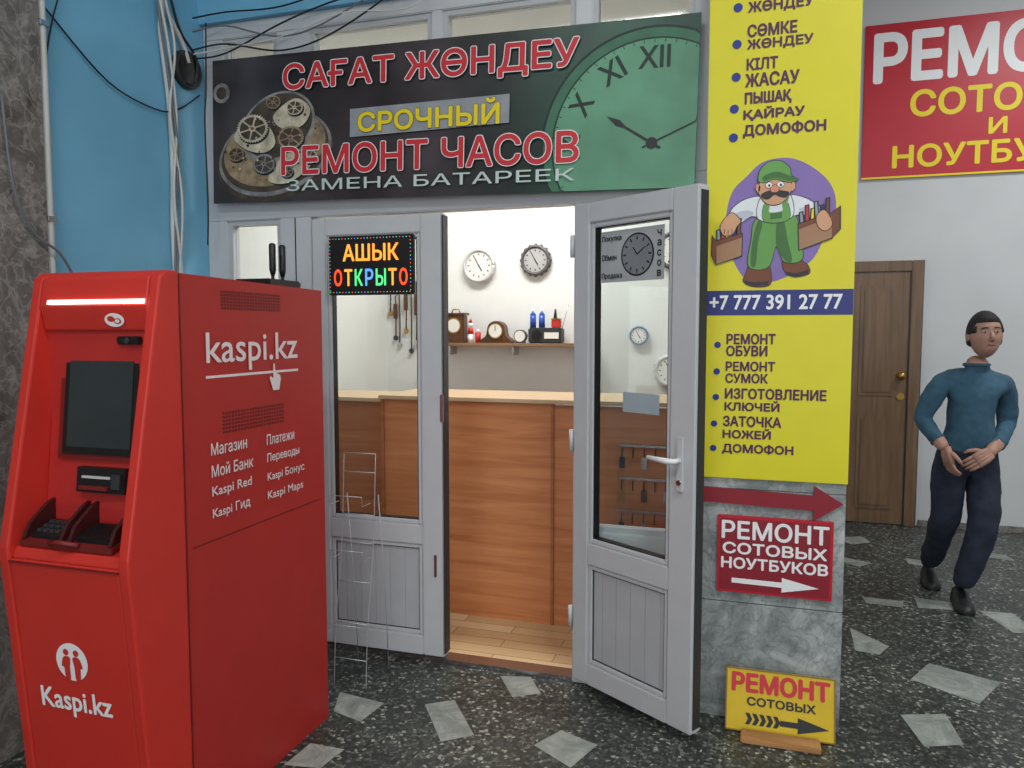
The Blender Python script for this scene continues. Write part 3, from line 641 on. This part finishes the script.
def fr_up(x,s,d=0.0):
    t=(s-1.0)/0.5; return Vector((x,1.68+0.055*t-d,s))
def fbox(b,x0,x1,z0,z1,th,m,f,d0=0.0):
    pts=[f(x0,z0,d0),f(x1,z0,d0),f(x1,z1,d0),f(x0,z1,d0)]; b.prism(pts,(0,-th,0),m)
b=B("screen")
fbox(b,-1.905,-1.605,1.135,1.45,0.010,REDD,fr_up); fbox(b,-1.885,-1.625,1.15,1.435,0.005,BLK,fr_up,0.010); fbox(b,-1.868,-1.642,1.17,1.415,0.002,SCR,fr_up,0.015)
b.done(kt)
b=B("card_reader"); fbox(b,-1.82,-1.65,1.045,1.115,0.02,BLK,fr_up); fbox(b,-1.80,-1.70,1.085,1.092,0.003,SIL,fr_up,0.02); fbox(b,-1.80,-1.70,1.055,1.065,0.012,REDD,fr_up,0.02); fbox(b,-1.69,-1.66,1.06,1.10,0.008,DGR,fr_up,0.02)
b.done(kt)
b=B("keypad_tray")
b.prism([(-1.93,1.68,0.94),(-1.93,1.575,0.905),(-1.61,1.575,0.905),(-1.61,1.68,0.94)],(0,0,0.014),REDD)
for (xa,xb) in ((-1.92,-1.79),(-1.76,-1.62)):
    b.prism([(xa+0.015,1.66,0.95),(xa+0.015,1.59,0.925),(xb-0.015,1.59,0.925),(xb-0.015,1.66,0.95)],(0,0,0.012),BLK)
    for x in (xa,xb):
        b.prism([(x-0.006,y,z) for y,z in [(1.69,0.94),(1.69,1.02),(1.66,1.01),(1.60,0.965),(1.578,0.925),(1.60,0.92)]],(0.012,0,0),mat("shield_dark",(60,20,20),0.4))
for i in range(4):
    for j in range(3):
        b.box(-1.895+i*0.022,-1.88+i*0.022,1.60+j*0.02,1.613+j*0.02,0.938+j*0.007,0.948+j*0.007,DGR)
b.tube([(-1.82,1.575,0.92),(-1.77,1.555,0.93),(-1.72,1.575,0.92)],0.008,REDD); b.done(kt)
b=B("header_lamp")
EM=mat("lamp_strip",(255,240,232),0.5,emit=3.0)
b.prism([(-1.915,1.683,1.575),(-1.575,1.683,1.575),(-1.575,1.686,1.587),(-1.915,1.686,1.587)],(0,-0.004,0),EM)
fh=lambda x,z,l=1: Vector((x,1.685+0.214*(1.57-z)-0.003-0.001*l,z))
b.face([fh(x,z,2) for x,z in disc(-1.685,1.53,0.034,0.019,24)],WHT)
for s in (-1,1): b.face([fh(x,z,3) for x,z in disc(-1.685+s*0.011,1.53-s*0.003,0.013,0.008,14)],RED); 
b.face([fh(x,z,4) for x,z in disc(-1.674,1.527,0.008,0.005,14)],WHT)
b.box(-1.69,-1.61,1.695,1.72,1.462,1.485,BLK,0.004); b.cyl((-1.65,1.695,1.473),(-1.65,1.692,1.473),0.008,DGR,12); b.done(kt)
b=B("front_logo")
fl_=lambda x,z,l=1: Vector((x,1.558+(0.86-z)*0.083-0.001*l-0.0005,z))
cx,cz=-1.765,0.59
b.face([fl_(x,z,1) for x,z in disc(cx,cz,0.055)],WHT)
def lp(pts,l,m): 
    q=catmull([Vector((cx+x*.8,cz+z*.8,0)) for x,z in pts],5); b.face([fl_(p.x,p.y,l) for p in q],m)
for s in (-1,1):
    lp([(s*0.022+x,0.034+z) for x,z in disc(0,0,0.012,n=8)],2,RED)
    lp([(s*0.006,0.016),(s*0.034,0.016),(s*0.046,-0.018),(s*0.036,-0.022),(s*0.032,-0.060),(s*0.012,-0.064),(s*0.010,-0.02)],2,RED)
text(b,"Kaspi.kz",(-1.89,-1.64,0.425,0.505),lambda x,z,l=1:fl_(x,z,l),WHT,0.02)
b.done(kt)
b=B("side_print"); fk=lambda y,z,l=1: Vector((XRr-0.003+0.0012*l,y,z))
WP=mat("print_pinkwhite",(236,222,222),0.5,var=0.01)
text(b,"kaspi.kz",(1.875,2.35,1.375,1.495),fk,WP,0.01)
b.box(XRr-0.0039,XRr-0.0025,1.875,2.355,1.358,1.366,WP)
def hp(pts,l,m): b.face([fk(2.20+x,1.30+z,l) for x,z in pts],m)
hp([(0.0,0.0),(0.035,0.0),(0.045,0.035),(0.042,0.05),(0.034,0.052),(0.026,0.056),(0.016,0.058),(0.012,0.09),(0.004,0.09),(0.002,0.04),(-0.012,0.05),(-0.018,0.042)],3,WP)
for i,(l_,r_) in enumerate([("Магазин","Платежи"),("Мой Банк","Переводы"),("Kaspi Red","Kaspi Бонус"),("Kaspi Гид","Kaspi Maps")]):
    zl=1.125-i*0.066; zr=1.118-i*0.064
    text(b,l_,(1.885,1.885+[0.17,0.20,0.19,0.18][i],zl,zl+0.038),fk,WP,0.012)
    text(b,r_,(2.16,2.16+[0.16,0.19,0.22,0.21][i],zr,zr+0.036),fk,WP,0.012)
b.done(kt)
e=empty("wifi_router",(-1.66,2.30,1.656)); b=B("body"); b.box(-0.10,0.05,0.0,0.2,0,0.028,BLK,0.006)
for y in (0.05,0.11): 
    b.cyl((0.03,y,0.02),(0.03,y,0.05),0.006,BLK); b.tube([(0.03,y,0.04),(0.03,y,0.06),(0.03,y,0.15),(0.03,y,0.155)],[0.007,0.012,0.012,0.006],BLK)
b.done(e)
# ---------------------------------------------------------------- wire display rack
e=empty("wire_display_rack",(-1.58,2.84,0)); b=B("wires"); r=0.0019
WR=mat("wire_white",(186,186,190),0.35,0.3)
w2=0.075
for sx in (-1,1):
    b.tube([(sx*w2,-0.08,0.0),(sx*w2,-0.06,0.25),(sx*w2,0.0,0.60),(sx*w2,0.03,0.98)],r,WR,6,4)
    b.tube([(sx*w2,0.13,0.0),(sx*w2,0.10,0.4),(sx*w2,0.05,0.80)],r,WR,6)
for z,y in ((0.98,0.03),(0.9,0.024),(0.72,0.01),(0.60,0.0),(0.44,-0.03),(0.27,-0.057),(0.12,-0.072)):
    b.tube([(-w2,y,z),(w2,y,z)],r,WR,6)
for z in (0.25,0.55,0.78):
    y=-0.10 if z<0.5 else -0.06
    b.tube([(-w2,y+0.04,z),(-w2,y-0.03,z),(-w2,y-0.035,z+0.04),(w2,y-0.035,z+0.04),(w2,y-0.03,z),(w2,y+0.04,z)],r*.8,WR,6)
b.done(e)
# ---------------------------------------------------------------- cables on blue wall
cb=empty("cable_bundle",(-2.5,2.8,2.9)); cb_off=Vector((2.5,-2.8,-2.9))
CW=mat("cable_white",(205,205,200),0.5); CG=mat("cable_grey",(110,112,116),0.5); CK=mat("cable_black",(22,22,24),0.5)
def cable(name,pts,r,m):
    b=B(name); b.tube([Vector(p)+cb_off for p in pts],r,m,8,6); b.done(cb)
X=-2.485
cable("conduit",[(X,2.76,3.6),(X+.01,2.80,2.95),(X+.01,2.79,2.8),(X,2.84,2.5),(X,2.85,2.2),(X,2.84,1.9),(X,2.87,1.2),(X,2.85,0.4)],0.011,CW)
cable("cable_a",[(X+.02,2.80,3.5),(X+.02,2.77,2.95),(X+.02,2.82,2.6),(X+.02,2.86,2.3),(X+.01,2.84,1.9),(X+.01,2.84,1.3)],0.006,CG)
cable("cable_b",[(X+.02,2.83,3.3),(X+.03,2.79,3.0),(X+.03,2.85,2.75),(X+.02,2.82,2.45),(X+.02,2.88,2.1),(X+.01,2.86,1.7),(X+.01,2.86,1.2)],0.006,CW)
cable("cable_b2",[(X+.02,2.80,3.3),(X+.03,2.76,3.0),(X+.03,2.81,2.75),(X+.02,2.86,2.45),(X+.02,2.83,2.1),(X+.01,2.88,1.7),(X+.01,2.86,1.2)],0.006,CW)
cable("cable_c",[(X+.02,2.8,3.1),(X+.01,2.9,2.86),(X+.02,3.0,2.75),(X+.01,2.99,2.64),(X+.02,2.93,2.62)],0.006,CK)
cable("cable_d",[(X+.01,2.78,3.1),(X+.01,2.82,2.92),(X+.01,2.92,2.8),(X+.01,2.96,2.72)],0.01,CW)
cable("cable_e",[(X,2.22,2.68),(X,2.5,2.5),(X,2.76,2.46),(X,2.9,2.5),(X,3.04,2.6)],0.0035,CK)
cable("cable_f",[(X,2.21,1.95),(X,2.22,2.5),(X,2.4,2.93),(X,2.8,3.0)],0.003,CK)
cable("cable_g",[(-2.44,2.0,2.3),(-2.43,2.02,2.0),(-2.44,2.10,1.85),(-2.43,2.2,1.78),(-2.45,2.3,1.65)],0.005,CG)
for i,(z0,z1,z2,m_) in enumerate([(2.78,2.74,3.0,CK),(2.86,2.8,3.05,CG),(2.74,2.86,2.95,CK),(2.92,2.93,3.15,CK),(2.76,2.8,2.86,CW)]):
    cable("cable_span_%d"%i,[(X+.03,2.97,z0),(-2.3,3.0,z0+0.02),(-2.0,3.0,z1),(-1.7,2.99,z1+0.06),(-1.35,3.0,z2),(-1.2,3.04,z2+0.25)],0.004,m_)
cable("cable_drop",[(-2.40,2.99,2.9),(-2.405,2.985,2.6),(-2.42,2.99,2.45),(-2.41,2.985,2.1),(-2.43,3.0,1.9)],0.0035,CK)
pp=B("conduit_pipe"); pp.cyl((-2.475,2.195,0),(-2.475,2.195,H-0.01),0.016,CW); 
for z in (0.6,1.9,2.6,3.3): pp.box(-2.5,-2.455,2.175,2.215,z,z+0.02,METAL,0.002)
pp.done()
jb=B("junction_box"); jb.cyl((-2.499,2.96,2.69),(-2.475,2.96,2.69),0.085,DGR,28); jb.cyl((-2.475,2.96,2.69),(-2.473,2.96,2.69),0.07,BLK,28); jb.tube([(-2.475,2.96+0.078*math.cos(k*.3),2.69+0.078*math.sin(k*.3)) for k in range(22)],0.007,DGR); jb.done()
# ---------------------------------------------------------------- man
mn=empty("man",(0,0,0))
SW=mat("sweater_bluegrey",(54,88,108),0.9,var=0.18,scale=22,bump=0.25); JN=mat("jeans_navy",(34,40,56),0.9,var=0.3,scale=18,bump=0.3); SKN=mat("skin",(170,128,110),0.55,var=0.05,scale=20); SHO=mat("shoe_black",(22,20,22),0.45); LIP=mat("lips",(140,88,80),0.5); HAIR=mat("hair",(30,28,30),0.8,var=0.3,scale=60); EYE=mat("eye_white",(196,190,186),0.4)
Bs=Vector((1.13,4.67,0)); Rv=Vector((0.954,0.299,0)); Tv=Vector((0.299,-0.954,0)).normalized()
def q(l,d,z): return Bs+Rv*l+Tv*d+Vector((0,0,z))
J=[("pel",q(0.03,-0.05,0.84),(0.168,0.125)),("abd",q(0.045,-0.04,0.97),(0.175,0.14)),("chest",q(0.06,-0.05,1.10),(0.185,0.135)),("upch",q(0.065,-0.06,1.20),(0.165,0.11)),("neckb",q(0.068,-0.05,1.285),(0.075,0.068)),("neck",q(0.07,-0.02,1.37),(0.055,0.055)),
 ("shL",q(-0.105,-0.055,1.215),(0.076,0.078)),("uaL",q(-0.165,-0.065,1.12),(0.060,0.062)),("elL",q(-0.20,-0.07,1.01),(0.050,0.052)),("wlL",q(-0.185,0.03,0.93),(0.043,0.043)),("wrL",q(-0.16,0.10,0.87),(0.029,0.029)),
 ("shR",q(0.235,-0.065,1.215),(0.076,0.078)),("uaR",q(0.275,-0.08,1.11),(0.060,0.062)),("elR",q(0.285,-0.09,0.985),(0.051,0.053)),("wlR",q(0.16,0.05,0.91),(0.043,0.043)),("wrR",q(0.03,0.16,0.855),(0.029,0.029)),
 ("hpL",q(-0.05,-0.06,0.76),(0.106,0.108)),("knL",q(-0.055,-0.06,0.46),(0.078,0.08)),("anL",q(0.03,-0.36,0.10),(0.060,0.062)),
 ("hpR",q(0.12,-0.04,0.76),(0.106,0.108)),("knR",q(0.08,0.08,0.45),(0.080,0.082)),("anR",q(-0.01,0.03,0.08),(0.062,0.064))]
idx={j[0]:i for i,j in enumerate(J)}
E=[("pel","abd"),("abd","chest"),("chest","upch"),("upch","neckb"),("neckb","neck"),("upch","shL"),("shL","uaL"),("uaL","elL"),("elL","wlL"),("wlL","wrL"),("upch","shR"),("shR","uaR"),("uaR","elR"),("elR","wlR"),("wlR","wrR"),("pel","hpL"),("hpL","knL"),("knL","anL"),("pel","hpR"),("hpR","knR"),("knR","anR")]
me=D.meshes.new("body"); me.from_pydata([j[1] for j in J],[(idx[a],idx[c]) for a,c in E],[])
ob=D.objects.new("body_skel",me); COL.objects.link(ob)
sk=ob.modifiers.new("s","SKIN"); sk.use_smooth_shade=True; sk.branch_smoothing=0.4
for i,j in enumerate(J):
    me.skin_vertices[0].data[i].radius=j[2]; me.skin_vertices[0].data[i].use_root=(i==0)
ss=ob.modifiers.new("u","SUBSURF"); ss.levels=3; ss.render_levels=3
# cloth folds as real displacement
tx_=D.textures.new("folds","CLOUDS"); tx_.noise_scale=0.09; dm=ob.modifiers.new("d","DISPLACE"); dm.texture=tx_; dm.strength=0.018; dm.mid_level=0.5; dm.texture_coords='LOCAL'
dg=bpy.context.evaluated_depsgraph_get(); dg.update(); me2=D.meshes.new_from_object(ob.evaluated_get(dg))
body=D.objects.new("body",me2); COL.objects.link(body); body.parent=mn; D.objects.remove(ob)
me2.materials.clear()
for m_ in (SW,JN,SKN): me2.materials.append(m_)
def near_seg(p,a,c):
    t=max(0,min(1,(p-a).dot(c-a)/(c-a).length_squared)); return (p-(a+(c-a)*t)).length,t
for f in me2.polygons:
    p=f.center; f.use_smooth=True; mi=0
    best=None
    for a,c in E:
        dd_,t=near_seg(p,J[idx[a]][1],J[idx[c]][1]); ra=J[idx[a]][2]; rc=J[idx[c]][2]
        rr=max(ra)*(1-t)+max(rc)*t; s_=dd_/rr
        if best is None or s_<best[0]: best=(s_,t,c,dd_)
    if best[2] in("wrL","wrR") and best[1]>0.25 and best[3]<0.06: mi=2
    elif best[2] in ("wrL","wrR","wlL","wlR","elL","elR","uaL","uaR","shL","shR"): mi=0
    elif p.z<0.855: mi=1
    elif best[2]=="neck" and best[1]>0.3: mi=2
    f.material_index=mi
b=B("sweater_trim")
def ring(c0,ax1,ax2,r,m): b.tube([c0+ax1*math.cos(a*math.pi/12)+ax2*math.sin(a*math.pi/12) for a in range(25)],r,m,8)
ring(q(0.069,-0.04,1.315),Rv*0.058,Tv*0.056,0.010,SW)
for w_,l_ in (("wrL","wlL"),("wrR","wlR")):
    a=J[idx[l_]][1]; c=J[idx[w_]][1]; d_=(c-a).normalized(); u_=d_.cross(Vector((0,0,1))).normalized(); v_=d_.cross(u_)
    ring(a+(c-a)*0.27,u_*0.034,v_*0.034,0.008,SW)
b.done(mn)
hc=q(0.075,0.01,1.475); tilt=Matrix.Rotation(math.radians(-6),4,Rv)@Matrix.Rotation(math.radians(-12),4,'Z')
fm=Matrix(((Rv.x,Tv.x,0),(Rv.y,Tv.y,0),(Rv.z,Tv.z,1))).to_4x4()
HM=Matrix.Translation(hc)@tilt@fm
b=B("head")
R_=bmesh.ops.create_uvsphere(b.bm,u_segments=32,v_segments=24,radius=1.0); b.mi(SKN)
for f in b.bm.faces: f.smooth=True
for v in R_['verts']:
    x,y,z=v.co
    sx=0.079*(1-0.20*max(0,-z)**1.3); X_=x*sx; Y_=y*0.098; Z_=z*0.122
    if z<-0.3 and y<0: Y_*=0.75
    if z<-0.5: Y_+=0.012*max(0,y)
    if y>0.6 and abs(abs(x)-0.38)<0.2 and abs(z-0.05)<0.14: Y_-=0.008
    v.co=HM@Vector((X_,Y_,Z_))
def hp3(x,y,z): return HM@Vector((x,y,z))
b.tube([hp3(0,0.088,0.018),hp3(0,0.104,-0.012),hp3(0,0.110,-0.026),hp3(0,0.094,-0.036)],[0.007,0.010,0.013,0.007],SKN,10)
for s in (-1,1):
    b.sph(hp3(s*0.03,0.083,0.012),(0.010,0.010,0.0045),EYE,u=12,v=8); b.sph(hp3(s*0.03,0.091,0.011),0.0045,BLK,u=8,v=6)
    b.tube([hp3(s*0.014,0.094,0.031),hp3(s*0.03,0.095,0.034),hp3(s*0.046,0.086,0.029)],0.003,HAIR,6)
    b.sph(hp3(s*0.080,-0.005,-0.005),(0.010,0.016,0.03),SKN,u=12,v=8)
    b.sph(hp3(s*0.009,0.098,-0.032),0.007,SKN,u=10,v=6)
b.tube([hp3(-0.022,0.087,-0.060),hp3(-0.010,0.094,-0.058),hp3(0,0.095,-0.059),hp3(0.010,0.094,-0.058),hp3(0.022,0.087,-0.060)],[0.0015,0.0035,0.0035,0.0035,0.0015],LIP,8)
b.done(mn)
b=B("hair")
R_=bmesh.ops.create_uvsphere(b.bm,u_segments=40,v_segments=28,radius=1.0); b.mi(HAIR)
for f in b.bm.faces: f.smooth=True
for v in R_['verts']:
    x,y,z=v.co
    front=y>0.05
    edge=0.50 if front else -0.45
    if front and abs(x)>0.75: edge=0.05
    k=max(0,min(1,(z-edge)/0.12+0.5)); s_=0.86+0.23*k
    v.co=hp3(x*0.080*s_,y*0.099*s_,z*0.124*s_)
b.done(mn)
def hand(name,wr,dirv,palmn,side,curl):
    b=B(name); d=dirv.normalized(); n=(palmn-d*palmn.dot(d)).normalized(); s=d.cross(n).normalized()
    if s.dot(side)<0: s=-s
    P=lambda a,c_,e_: wr+d*a+s*c_+n*e_
    for c_ in (-0.026,-0.009,0.009,0.026):
        b.tube([P(-0.01,c_*0.6,0),P(0.03,c_*0.9,0),P(0.085,c_,0)],[0.016,0.017,0.013],SKN,10)
    for k,(c_,ln) in enumerate(((0.029,0.068),(0.010,0.078),(-0.009,0.073),(-0.027,0.058))):
        a0=0.08; cu=curl
        p1=P(a0,c_,0); d1=(d*math.cos(cu*.5)+n*math.sin(cu*.5)); p2=p1+d1*ln*.45; d2_=(d*math.cos(cu*1.3)+n*math.sin(cu*1.3)); p3=p2+d2_*ln*.32; d3=(d*math.cos(cu*1.9)+n*math.sin(cu*1.9)); p4=p3+d3*ln*.25
        b.tube([p1-d*0.01,p1,p2,p3,p4],[0.010,0.0095,0.009,0.008,0.0055],SKN,8)
    b.tube([P(0.015,0.02,0.003),P(0.04,0.048,0.010),P(0.068,0.062,0.02),P(0.09,0.064,0.03)],[0.014,0.012,0.010,0.006],SKN,8)
    b.done(mn)
gp=lambda n_:J[idx[n_]][1]
hand("hand_right",gp("wrL"),(Rv*0.1+Tv*0.25+Vector((0,0,-0.95))),(Rv*1.0),Tv,0.5)
hand("hand_left",gp("wrR"),(-Rv*0.85+Tv*0.15+Vector((0,0,-0.45))),(-Tv+Vector((0,0,-0.4))),Vector((0,0,1)),0.7)
def shoe(name,ank,dirv):
    b=B(name); d=dirv.normalized(); s=Vector((d.y,-d.x,0)); U=Vector((0,0,1)); base=Vector((ank.x,ank.y,0))
    prof=[(-0.075,0.028,0.05),(-0.06,0.036,0.085),(-0.02,0.040,0.095),(0.03,0.043,0.08),(0.09,0.048,0.055),(0.14,0.046,0.045),(0.175,0.034,0.035),(0.19,0.015,0.022)]
    rings=[]
    for a,w_,h in prof:
        ring_=[]
        for (cx_,cz_) in ((-1,0),(1,0),(1.05,0.35),(0.75,0.85),(0.3,1.0),(-0.3,1.0),(-0.75,0.85),(-1.05,0.35)):
            ring_.append(b.bm.verts.new(base+d*a+s*w_*cx_+U*(h*cz_)))
        rings.append(ring_)
    i=b.mi(SHO)
    for r0,r1 in zip(rings,rings[1:]):
        for k in range(8): f=b.bm.faces.new((r0[k],r0[(k+1)%8],r1[(k+1)%8],r1[k])); f.smooth=True; f.material_index=i
    b.bm.faces.new(rings[0][::-1]); b.bm.faces.new(rings[-1]); b.done(mn)
shoe("shoe_left",gp("anR"),Tv*1.0-Rv*0.35)
shoe("shoe_right",gp("anL"),Tv*1.0-Rv*0.4)
# ---------------------------------------------------------------- lights
def area(name,loc,rot,sx,sy,power,col=(1,1,1)):
    l=D.lights.new(name,"AREA"); l.shape='RECTANGLE'; l.size=sx; l.size_y=sy; l.energy=power; l.color=col
    o=D.objects.new(name,l); o.location=loc; o.rotation_euler=rot; COL.objects.link(o); return o
LT=mat("lamp_diffuser",(255,255,250),0.5,emit=3.0)
for i,(x,y,p_) in enumerate([(1.0,0.8,46),(3.6,1.0,42),(2.6,4.6,62),(-1.2,-0.6,42),(2.2,-2.0,38)]):
    e=empty("ceiling_lamp",(x,y,H)); b=B("fixture"); b.box(-0.65,0.65,-0.16,0.16,-0.06,0,PVC,0.005); b.box(-0.62,0.62,-0.13,0.13,-0.066,-0.06,LT); b.done(e)
    area("ceiling_light",(x,y,H-0.09),(0,0,0),1.2,0.3,p_,(0.95,0.985,1.0))
e=empty("shop_lamp",(-1.3,4.1,2.95)); b=B("fixture"); b.box(-0.6,0.6,-0.1,0.1,-0.05,0,PVC,0.005); b.box(-0.57,0.57,-0.08,0.08,-0.055,-0.05,LT); b.done(e)
area("shop_light",(-1.3,4.1,2.87),(0,0,0),1.1,0.3,34,(1.0,0.985,0.96))
area("entrance_daylight",(1.0,-3.6,2.0),(math.radians(90),0,0),5.0,2.6,90,(0.92,0.965,1.0))
wd=D.worlds.new("World"); SC.world=wd; wd.use_nodes=True; bg=wd.node_tree.nodes["Background"]
bg.inputs[0].default_value=(0.82,0.87,0.92,1); bg.inputs[1].default_value=0.45
# ---------------------------------------------------------------- camera
cam=D.cameras.new("camera"); cam.sensor_width=36; cam.lens=760/1024*36; cam.clip_start=0.05
c=D.objects.new("camera",cam); COL.objects.link(c); c.location=(0,0,1.5); c.rotation_euler=(math.radians(86),0,math.radians(17.4))
SC.camera=c
